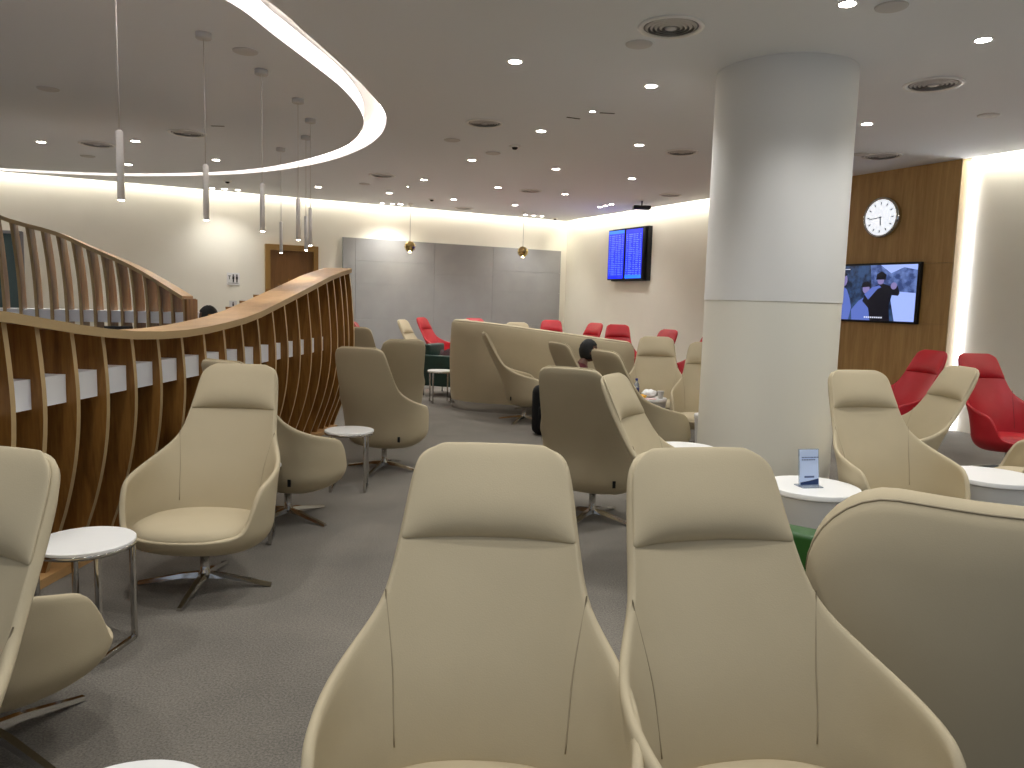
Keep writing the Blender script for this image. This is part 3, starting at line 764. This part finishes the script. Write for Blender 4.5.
bm = box(bmesh.new(), (0,0,.004), (.20,.13,.008), bev=.003); tag(obj('paper_plate', bm, M('pink_paper', (.92,.80,.80), .6), loc=(tx-.03,ty-.15,.5)), 'pale pink paper tray at the front of the littered table', 'tray')
crumple('dark_bundle', 'dark folded cloth in the lap beside the littered table', 'cloth', (tx-.25,ty-.17,.5), (.05,.05,.06), M('dark_maroon', (.12,.05,.05), .8), 9)
# suitcase / backpack by the person
f = thing('backpack', 'black rounded backpack standing on the carpet left of the middle chair back', 'bag', (.42,9.15,0), .2)
obj('body', box(bmesh.new(), (0,0,.30), (.34,.24,.60), bev=.09), blackc, f)
obj('pocket', box(bmesh.new(), (0,-.13,.22), (.26,.08,.28), bev=.035), blackc, f)
bm = bmesh.new(); tube(bm, [(-.04,0,.59),(-.035,0,.63),(.035,0,.63),(.04,0,.59)], .009, 8); obj('handle', bm, black, f)
crumple('dark_coat', 'dark patterned coat heaped on the far dark green armchair', 'coat', (-1.02,12.72,.44), (.25,.25,.30), M('plaid_cloth', (.16,.10,.12), .9, noise=(.30,.18,.18), nscale=20), 12)

# ------------------------------------------------------------------ people
def skinned(name, chain, mat, parent, sub=2):
    """chain: list of (pos, radius, parent_index)"""
    me = bpy.data.meshes.new(name)
    me.from_pydata([c[0] for c in chain], [(c[2], i) for i, c in enumerate(chain) if c[2] is not None], [])
    o = bpy.data.objects.new(name, me); C.objects.link(o)
    md = o.modifiers.new('Skin', 'SKIN'); md.use_smooth_shade = True
    for i, c in enumerate(chain):
        r = c[1]; me.skin_vertices[0].data[i].radius = (r, r) if not isinstance(r, tuple) else r
    me.skin_vertices[0].data[0].use_root = True
    o.modifiers.new('Sub', 'SUBSURF').levels = sub; o.modifiers['Sub'].render_levels = sub
    dg = bpy.context.evaluated_depsgraph_get(); dg.update()
    out = bpy.data.meshes.new_from_object(o.evaluated_get(dg)); bpy.data.objects.remove(o)
    for p in out.polygons: p.use_smooth = True
    return obj(name, out, mat, parent)
def head_mesh(c, yaw, s=1.0):
    bm = bmesh.new(); bmesh.ops.create_uvsphere(bm, u_segments=28, v_segments=20, radius=1)
    for v in bm.verts:
        x, y, z = v.co                       # +y is the face
        w = .074*(1-.20*max(0,-z)); dpt = .094
        X_, Y_, Z_ = x*w, y*dpt*(1-.10*max(0,-z)), z*.118
        if y > .5 and abs(x) < .16 and -.30 < z < .18: Y_ += .022*(1-abs(x)/.16)*(1-abs(z+.12)/.30)   # nose
        if y > .6 and .10 < abs(x) < .5 and .02 < z < .22: Y_ -= .006                                        # eye sockets
        if y > .5 and abs(x) < .3 and -.62 < z < -.42: Y_ += .005                                              # lips
        if y > .3 and z < -.8: Y_ += .012
        v.co = (X_, Y_, Z_)
    for sx in (-1,1):
        t = bmesh.new(); bmesh.ops.create_uvsphere(t, u_segments=10, v_segments=8, radius=1)
        bmesh.ops.transform(t, matrix=Matrix.Translation((sx*.076,-.008,-.01)) @ Matrix.Diagonal((.010,.020,.032,1)), verts=t.verts)
        me = bpy.data.meshes.new('t'); t.to_mesh(me); t.free(); bm.from_mesh(me); bpy.data.meshes.remove(me)
    bmesh.ops.transform(bm, matrix=Matrix.Translation(c) @ Matrix.Rotation(yaw,4,'Z') @ Matrix.Scale(s,4), verts=bm.verts)
    for f_ in bm.faces: f_.smooth = True
    return bm
def hair_mesh(c, yaw, s=1.0, bun=False):
    bm = bmesh.new(); bmesh.ops.create_uvsphere(bm, u_segments=28, v_segments=20, radius=1)
    for v in list(bm.verts):
        if v.co.y > .35 and v.co.z < .45 or v.co.z < -.75: bm.verts.remove(v)
    r_ = random.Random(1)
    for v in bm.verts: k = 1+r_.uniform(-.02,.03); v.co = Vector((v.co.x*.086*k, v.co.y*.106*k-.006, v.co.z*.128*k+.004))
    if bun:
        t = bmesh.new(); bmesh.ops.create_uvsphere(t, u_segments=14, v_segments=10, radius=.045); bmesh.ops.translate(t, vec=(0,-.12,.02), verts=t.verts)
        me = bpy.data.meshes.new('t'); t.to_mesh(me); t.free(); bm.from_mesh(me); bpy.data.meshes.remove(me)
    bmesh.ops.transform(bm, matrix=Matrix.Translation(c) @ Matrix.Rotation(yaw,4,'Z') @ Matrix.Scale(s,4), verts=bm.verts)
    for f_ in bm.faces: f_.smooth = True
    return bm
def seated(label, loc, rz, seat, cloth, trouser, headyaw=0, bun=False):
    t = thing('person', label, 'person', loc, rz); s = seat
    torso = [((0,0,s+.10),(.15,.11),None), ((0,-.01,s+.27),(.13,.10),0), ((0,-.02,s+.42),(.155,.10),1), ((0,-.01,s+.52),(.09,.07),2), ((0,0,s+.58),.052,3),
             ((.17,-.02,s+.47),.055,2), ((.22,.03,s+.22),.043,5), ((.15,.24,s+.17),.036,6), ((-.17,-.02,s+.47),.055,2), ((-.22,.03,s+.22),.043,8), ((-.15,.24,s+.17),.036,9)]
    body = torso[:1] + torso[1:5] + [((0,.01,s+.66),.05,4)]
    skinned('body', [((0,0,s+.05),(.15,.11),None), ((0,-.01,s+.27),(.12,.09),0), ((0,-.02,s+.42),(.14,.09),1), ((0,0,s+.55),.05,2), ((0,.05,s+.62),.05,3),
        ((.17,-.02,s+.47),.045,2), ((.22,.03,s+.22),.036,5), ((.14,.26,s+.17),.026,6), ((-.17,-.02,s+.47),.045,2), ((-.22,.03,s+.22),.036,8), ((-.14,.26,s+.17),.026,9),
        ((.10,.02,s+.05),.085,0), ((.12,.42,s+.06),.06,11), ((.12,.45,.10),.045,12), ((.12,.56,.04),.04,13),
        ((-.10,.02,s+.05),.085,0), ((-.12,.42,s+.06),.06,15), ((-.12,.45,.10),.045,16), ((-.12,.56,.04),.04,17)], skin, t)
    skinned('jacket', torso, cloth, t)
    skinned('trousers', [((0,-.02,s+.08),(.165,.12),None), ((.10,.05,s+.07),.10,0), ((.12,.43,s+.07),.075,1), ((.12,.46,.12),.06,2), ((-.10,.05,s+.07),.10,0), ((-.12,.43,s+.07),.075,4), ((-.12,.46,.12),.06,5)], trouser, t)
    for sx in (-1,1):
        bm = bmesh.new(); box(bm, (sx*.13,.30,s+.15), (.075,.09,.028), bev=.012)
        for k in range(4): tube(bm, [(sx*.13+(-.027+.018*k), .34, s+.152), (sx*.13+(-.028+.018*k), .375+[.0,.008,.01,.002][k], s+.15), (sx*.13+(-.028+.018*k), .395+[.0,.01,.008,-.004][k], s+.135)], [.0085,.008,.006], 8)
        tube(bm, [(sx*.10,.285,s+.15),(sx*.085,.31,s+.15),(sx*.08,.335,s+.145)], [.010,.009,.007], 8)
        obj('hand', bm, skin, t)
        bm = bmesh.new(); box(bm, (sx*.12,.53,.045), (.09,.27,.09), bev=.035); obj('shoe', bm, black, t)
    hc = (0,.09,s+.69); obj('head', head_mesh(hc, headyaw), skin, t); obj('hair', hair_mesh(hc, headyaw, 1, bun), hair, t)
    return t
seated('person with black hair seated behind the front slatted counter, only crown visible', (-3.0,7.75,.0), 1.3, .64, blackc, blackc)
seated('person with dark hair and maroon top seated in a beige chair, mid room', (.75,8.34,.0), -PI*.36, .38, maroon, blackc, headyaw=-.25, bun=False)

# ------------------------------------------------------------------ lamps
def light(nm, kind, loc, energy, col=(1,.985,.955), **k):
    l = bpy.data.lights.new(nm, kind); l.energy = energy; l.color = col
    for a, v in k.items(): setattr(l, a, v)
    o = bpy.data.objects.new(nm, l); C.objects.link(o); o.location = loc; return o
# downlights, plus added fill spots near the viewer
DL = [(-.05,6.74),(1.21,7.36),(.26,9.38),(1.53,10.03),(-.67,11.42),(.58,11.98),(1.84,12.68),(-1.6,13.42),(-.35,14.09),(.89,14.69),(-1.29,15.95),(-.04,16.58),(-2.53,17.0),
      (2.14,5.31),(3.4,5.91),(3.76,8.58),(-6.64,10.96),(-5.2,10.7),(-6.29,12.69),(-4.62,12.03),(-3.73,14.68),(-2.49,15.24)]
NEAR = [(5.9,5.6),(-.25,.35),(1.05,.55),(-1.9,.7),(-.36,4.1),(.89,4.7),(2.14,2.66),(.58,2.05),(-.67,1.45),(3.4,3.3),(4.65,6.55),(5.0,4.0),(-1.92,3.5),(-3.2,2.9),(-5.2,4.4),(-6.4,6.9),(-4.6,7.4),(-8.4,9.4),(-8.6,5.5)]  # fixtureless spots; those over the viewer are added to brighten the front chairs
POS = ['nearest above the middle aisle','left of the column top','in the centre above the middle chair','beyond and left of the column']
def lamp_parts(t, r):
    bm = bmesh.new(); lathe(bm, [(r*.86,-.002),(r*1.15,-.006),(r*1.2,-.001),(r*1.2,.002),(r*.86,.002)], seg=28); obj('trim_ring', bm, white, t)
    bm = bmesh.new(); lathe(bm, [(0,-.0035),(r*.9,-.0035),(r*.9,0),(0,0)], seg=24); obj('lens', bm, lampon, t)
dl0 = None
LB = {0:'ceiling downlight in front of the ceiling, highest lit spot above the aisle', }
def where(x, y):
    import itertools
    side = 'over the slatted counter area' if x < -3 else ('over the aisle' if x < .9 else ('near the column' if x < 2.6 and y < 8 else 'over the far right seats'))
    return side
LBL = {(-.05,6.74):'brightest large round downlight above the aisle, left of the big round vent', (1.21,7.36):'round downlight just left of the column top',
 (.26,9.38):'round downlight in the centre ceiling, left of the small square alarm', (1.53,10.03):'round downlight left of the column, straight below the one by the column top',
 (2.14,5.31):'round downlight at the top picture edge, directly above the column', (3.4,5.91):'round downlight at the upper right corner, right of the column',
 (3.76,8.58):'round downlight hugging the right side of the column top', (-6.64,10.96):'leftmost round downlight in the left ceiling', (-5.2,10.7):'round downlight right behind the nearest hanging tube lamp',
 (-6.29,12.69):'lower round downlight beside the nearest hanging tube lamp', (-4.62,12.03):'round downlight just right of the second hanging tube lamp', (-3.73,14.68):'round downlight right of the hanging tube cluster, outside the light ring',
 (-2.49,15.24):'round downlight above the left glass globe pendant', (-.67,11.42):'round downlight below the middle round vent left of centre', (.58,11.98):'round downlight below the centre one in the middle column of lights',
 (1.84,12.68):'round downlight left of the column just above the flight screens', (-1.6,13.42):'small round downlight below and left of the middle ceiling vent',
 (-.35,14.09):'small round downlight left of the far flat vent', (.89,14.69):'small round downlight right of the far flat vent', (-1.29,15.95):'tiny round downlight between two far round vents',
 (-.04,16.58):'tiny round downlight just above the far triple spots', (-2.53,17.0):'tiny round downlight beside the left glass globe pendant cord'}
for (x, y) in DL:
    r = .058
    t = thing('downlight', LBL[(x,y)], 'downlight', (x,y,CZ), 0, 'recessed ceiling downlights') if dl0 is None else dup(dl0, (x,y,CZ), 0, LBL[(x,y)])
    if dl0 is None: lamp_parts(t, r); dl0 = t
for i, (x, y) in enumerate(DL + NEAR):
    hide = math.hypot(x-2.285, y-6.87) < .7
    if hide: continue
    light('downlight_and_fill_beam', 'SPOT', (x,y,CZ-.02), 116 if y > 11 else (92 if y > 1 else 36), spot_size=2.15, spot_blend=.8, shadow_soft_size=.09)
MIN = [((.77,8.37),'tiny bright emergency lamp between two slits in the centre ceiling',.03)]
for k, c in enumerate([(.20,18.4),(.40,18.5),(.60,18.6)]): MIN.append((c, ['left','middle','right'][k]+' one of three small spots above the right end of grey panel', .05))
for k, c in enumerate([(1.75,16.5),(1.84,16.25),(1.93,16.0)]): MIN.append((c, ['left','middle','right'][k]+' one of three small spots in the bluish ceiling above the flight screens', .05))
for k, c in enumerate([(-5.94,15.25),(-5.73,15.33),(-5.50,15.42)]): MIN.append((c, ['left','middle','right'][k]+' one of three small spots by the left black dome camera', .05))
for k, c in enumerate([(-2.91,16.9),(-2.70,17.0)]): MIN.append((c, ['left','right'][k]+' one of two tiny spots left of the left glass globe pendant', .045))
MIN.append(((-2.0,14.29),'faint pinpoint lamp above the left glass globe pendant',.02))
for (x,y), lb, r in MIN:
    t = dup(dl0, (x,y,CZ), 0, lb, 'small ceiling spots', (r/.058,)*2 + (1,)); t.name = 'spotlight'; t['category'] = 'spotlight'
    if r > .04: light('spot_beam', 'SPOT', (x,y,CZ-.02), 26, spot_size=1.9, spot_blend=.8, shadow_soft_size=.05)

def vent(label, x, y, r):
    t = thing('ceiling_vent', label, 'vent', (x,y,CZ), 0, 'round ceiling air diffusers')
    bm = bmesh.new(); lathe(bm, [(r*.84,-.004),(r*.9,-.014),(r,-.012),(r*1.02,-.001),(r*.84,-.001)], seg=44); obj('outer_ring', bm, white, t)
    bm = bmesh.new(); lathe(bm, [(0,-.0015),(r*.85,-.0015),(r*.85,-.0005),(0,-.0005)], seg=36); obj('dark_throat', bm, darkgap, t)
    for k, q in enumerate((.74,.60,.46,.32)):
        bm = bmesh.new(); lathe(bm, [(r*(q-.035),-.016),(r*(q+.045),-.006),(r*(q+.05),-.004),(r*(q-.03),-.014)], seg=36); obj('louvre', bm, grille, t)
    bm = bmesh.new(); lathe(bm, [(0,-.017),(r*.17,-.017),(r*.2,-.010),(0,-.004)], seg=24); obj('hub', bm, grille, t)
for lb, x, y, r in [('largest round air vent at the top, left of the column',1.08,5.82,.235),('round air vent left of centre beside the grey speaker disc',-.4,9.04,.21),('round air vent just left of the column',2.15,10.4,.215),
    ('flat far round air vent above the right glass globe',.24,14.37,.21),('farthest round air vent near the cream back wall',-1.18,17.4,.21),('far round air vent above the flight screens',2.81,14.43,.2),
    ('round air vent at upper right, right of the column',3.65,7.05,.24),('round air vent over the wood wall with the clock',4.74,10.29,.24),('round air vent between the first and second hanging tubes',-4.23,10.07,.23),
    ('faint flat round air vent at the left ceiling',-5.88,10.99,.23),('round air vent right of the light ring tip',-2.25,13.04,.22)]: vent(lb, x, y, r)
def disc(name, label, cat, x, y, r, h, m, group=None):
    bm = bmesh.new(); lathe(bm, [(0,-h),(r*.86,-h),(r*.97,-h*.6),(r,-.0005),(0,-.0005)], seg=32); o = tag(obj(name, bm, m, loc=(x,y,CZ)), label, cat, group)
    return o
for lb, x, y in [('flat grey ceiling speaker below left of the largest vent',.91,6.21),('small grey ceiling speaker left of the middle downlights',-.85,10.04),('grey ceiling speaker near the centre sensor',-.35,10.84),
    ('grey ceiling speaker at right, under the right-hand vent',4.76,8.06),('grey ceiling speaker partly cut by the top edge above the column',2.44,5.33),('dark flat ceiling speaker at upper left',-4.79,8.06),
    ('faint ceiling speaker below the leftmost flat vent',-6.56,11.99),('ceiling speaker beside the second hanging lamp canopy',-2.3,6.66),('ceiling speaker by the light ring tip vent',-2.74,14.07),('small ceiling speaker next to the clock wall vent',4.42,10.2)]:
    disc('ceiling_speaker', lb, 'speaker', x, y, .105, .012, grille, 'flat round ceiling speakers')
def dome(label, x, y, m=black):
    t = thing('ceiling_sensor', label, 'sensor', (x,y,CZ)); bm = bmesh.new(); lathe(bm, [(0,-.02),(.07,-.02),(.075,0),(0,0)], seg=24); obj('base', bm, white, t)
    bm = bmesh.new(); lathe(bm, [(0,-.05),(.022,-.046),(.036,-.034),(.04,-.02),(0,-.02)], seg=20); obj('dome', bm, m, t)
dome('small dark sensor dome right of the centre speaker', -.05, 10.31); dome('dark sensor dome in far centre ceiling', -1.74, 15.97)
dome('black camera dome in the far corner above the two walls', .93, 18.9); dome('black camera dome above the left triple spots', -5.25, 14.2)
t = thing('ceiling_projector', 'small black projector hanging from the ceiling before the flight screens', 'projector', (2.45,15.37,CZ))
bm = bmesh.new(); tube(bm, [(0,0,0),(0,0,-.1)], .015, 8); obj('bracket', bm, black, t); obj('body', box(bmesh.new(), (0,0,-.13), (.34,.22,.07), bev=.012), black, t)
for lb, x, y, rz in [('left dark slit in the ceiling beside the emergency lamp',.59,8.68,.4),('right dark slit in the ceiling beside the emergency lamp',.93,8.42,.1),('thin slit in the ceiling above the ring near the hanging tubes',-3.66,9.6,0)]:
    o = tag(obj('ceiling_slit', box(bmesh.new(), (0,0,-.001), (.16,.03,.002)), M('slit_dark', (.2,.2,.2), .8), loc=(x,y,CZ-.001)), lb, 'ceiling slit'); o.rotation_euler.z = rz

# cove light profiles, aimed down the walls
def cove(p0, p1, energy):
    L_ = (p1-p0).length; l = bpy.data.lights.new('cove_profile', 'AREA'); l.shape = 'RECTANGLE'; l.size = L_; l.size_y = .05; l.energy = energy; l.color = (1,.955,.86)
    o = bpy.data.objects.new('cove_profile', l); C.objects.link(o); o.location = (p0+p1)/2; d = p1-p0; o.rotation_euler = (0,0,math.atan2(d.y,d.x))
cove(pB(sL+.1,3.72,.09), pB((cornW-B0).length-.2,3.72,.09), 52)
cove(pR(.2,3.72,.09), pR(6.6,3.72,.09), 46)
cove(pR(10.5,3.72,.09), pR(21,3.72,.09), 66)
# hanging tube lamps
tl0 = None
for i, (x, y, lb) in enumerate([(-2.53,5.0,'nearest white tube pendant at the left, its cord running out of the top'),(-2.48,6.24,'second white tube pendant from the left, behind the nearest'),
    (-2.34,7.19,'third white tube pendant, with round canopy inside the light ring'),(-2.29,8.19,'fourth white tube pendant, straight above the door'),(-2.40,9.09,'rightmost white tube pendant of the cluster'),
    (-2.71,10.05,'tube pendant immediately left of the rightmost one'),(-3.29,10.91,'thin farthest tube pendant left of the door top')]):
    if tl0 is None:
        t = thing('pendant_lamp', lb, 'pendant lamp', (x,y,CZ), 0, 'white tube pendant lamps'); tl0 = t
        bm = bmesh.new(); lathe(bm, [(0,-.045),(.055,-.045),(.06,-.04),(.06,-.001),(0,-.001)], seg=24); obj('canopy', bm, grille, t)
        bm = bmesh.new(); tube(bm, [(0,0,-.04),(0,0,-1.02)], .0035, 6); obj('cord', bm, grille, t)
        bm = bmesh.new(); lathe(bm, [(.018,-1.435),(.022,-1.435),(.022,-1.01),(.012,-1.0),(0,-1.0),(0,-1.40),(.018,-1.40)], seg=20); obj('tube', bm, white, t)
        bm = bmesh.new(); lathe(bm, [(0,-1.442),(.019,-1.437),(.019,-1.43),(0,-1.43)], seg=16); obj('lens', bm, lampon, t)
    else: t = dup(tl0, (x,y,CZ), 0, lb)
    light('pendant_beam', 'SPOT', (x,y,CZ-1.46), 9, spot_size=1.5, spot_blend=.9, shadow_soft_size=.02)
t0 = None
for x, y, lb in ((-2.3,16.9,'mirrored gold glass globe pendant at left, before the grey panel'),(.16,17.6,'mirrored gold glass globe pendant at right, before the grey panel')):
    if t0 is None:
        t0 = thing('globe_pendant', lb, 'pendant lamp', (x,y,CZ), 0, 'glass globe pendant lamps')
        bm = bmesh.new(); lathe(bm, [(0,-.03),(.05,-.03),(.055,-.001),(0,-.001)], seg=20); obj('canopy', bm, white, t0)
        bm = bmesh.new(); tube(bm, [(0,0,-.03),(0,0,-.80)], .004, 6); obj('cord', bm, black, t0)
        bm = bmesh.new(); bmesh.ops.create_icosphere(bm, subdivisions=2, radius=.125); bmesh.ops.translate(bm, vec=(0,0,-.91), verts=bm.verts); obj('globe', bm, gold, t0)
        bm = bmesh.new(); lathe(bm, [(0,-1.042),(.03,-1.04),(.03,-1.02),(0,-1.02)], seg=12); obj('bulb', bm, M('globe_glow',(1,1,1),.5,emit=(1,.9,.65),es=12), t0)
    else: dup(t0, (x,y,CZ), 0, lb)
    light('globe_light', 'POINT', (x,y,CZ-1.12), 8, col=(1,.85,.6), shadow_soft_size=.05)

# ------------------------------------------------------------------ daylight from the open side behind the viewer, camera
w = bpy.data.worlds.new('world'); S.world = w; w.use_nodes = True
w.node_tree.nodes['Background'].inputs[0].default_value = (.72,.82,1,1); w.node_tree.nodes['Background'].inputs[1].default_value = .45
cam = bpy.data.cameras.new('camera'); cam.sensor_fit = 'HORIZONTAL'; cam.sensor_width = 36; cam.lens = 768/1024*36; cam.clip_end = 100; cam.clip_start = .05
co = bpy.data.objects.new('camera', cam); C.objects.link(co); S.camera = co
p = math.atan(84/768); r = math.atan(.028)
fw = Vector((0, math.cos(p), -math.sin(p))); rt = Vector((1,0,0)); up = rt.cross(fw)
Rv = rt*math.cos(r) + up*math.sin(r); Uv = -rt*math.sin(r) + up*math.cos(r)
co.matrix_world = Matrix(((Rv.x,Uv.x,-fw.x,0),(Rv.y,Uv.y,-fw.y,0),(Rv.z,Uv.z,-fw.z,1.6),(0,0,0,1)))
S.view_settings.view_transform = 'Standard'; S.view_settings.look = 'None'; S.view_settings.gamma = 1; S.view_settings.use_curve_mapping = False
S.view_settings.exposure = 0.1
S.cycles.max_bounces = 8; S.cycles.diffuse_bounces = 5
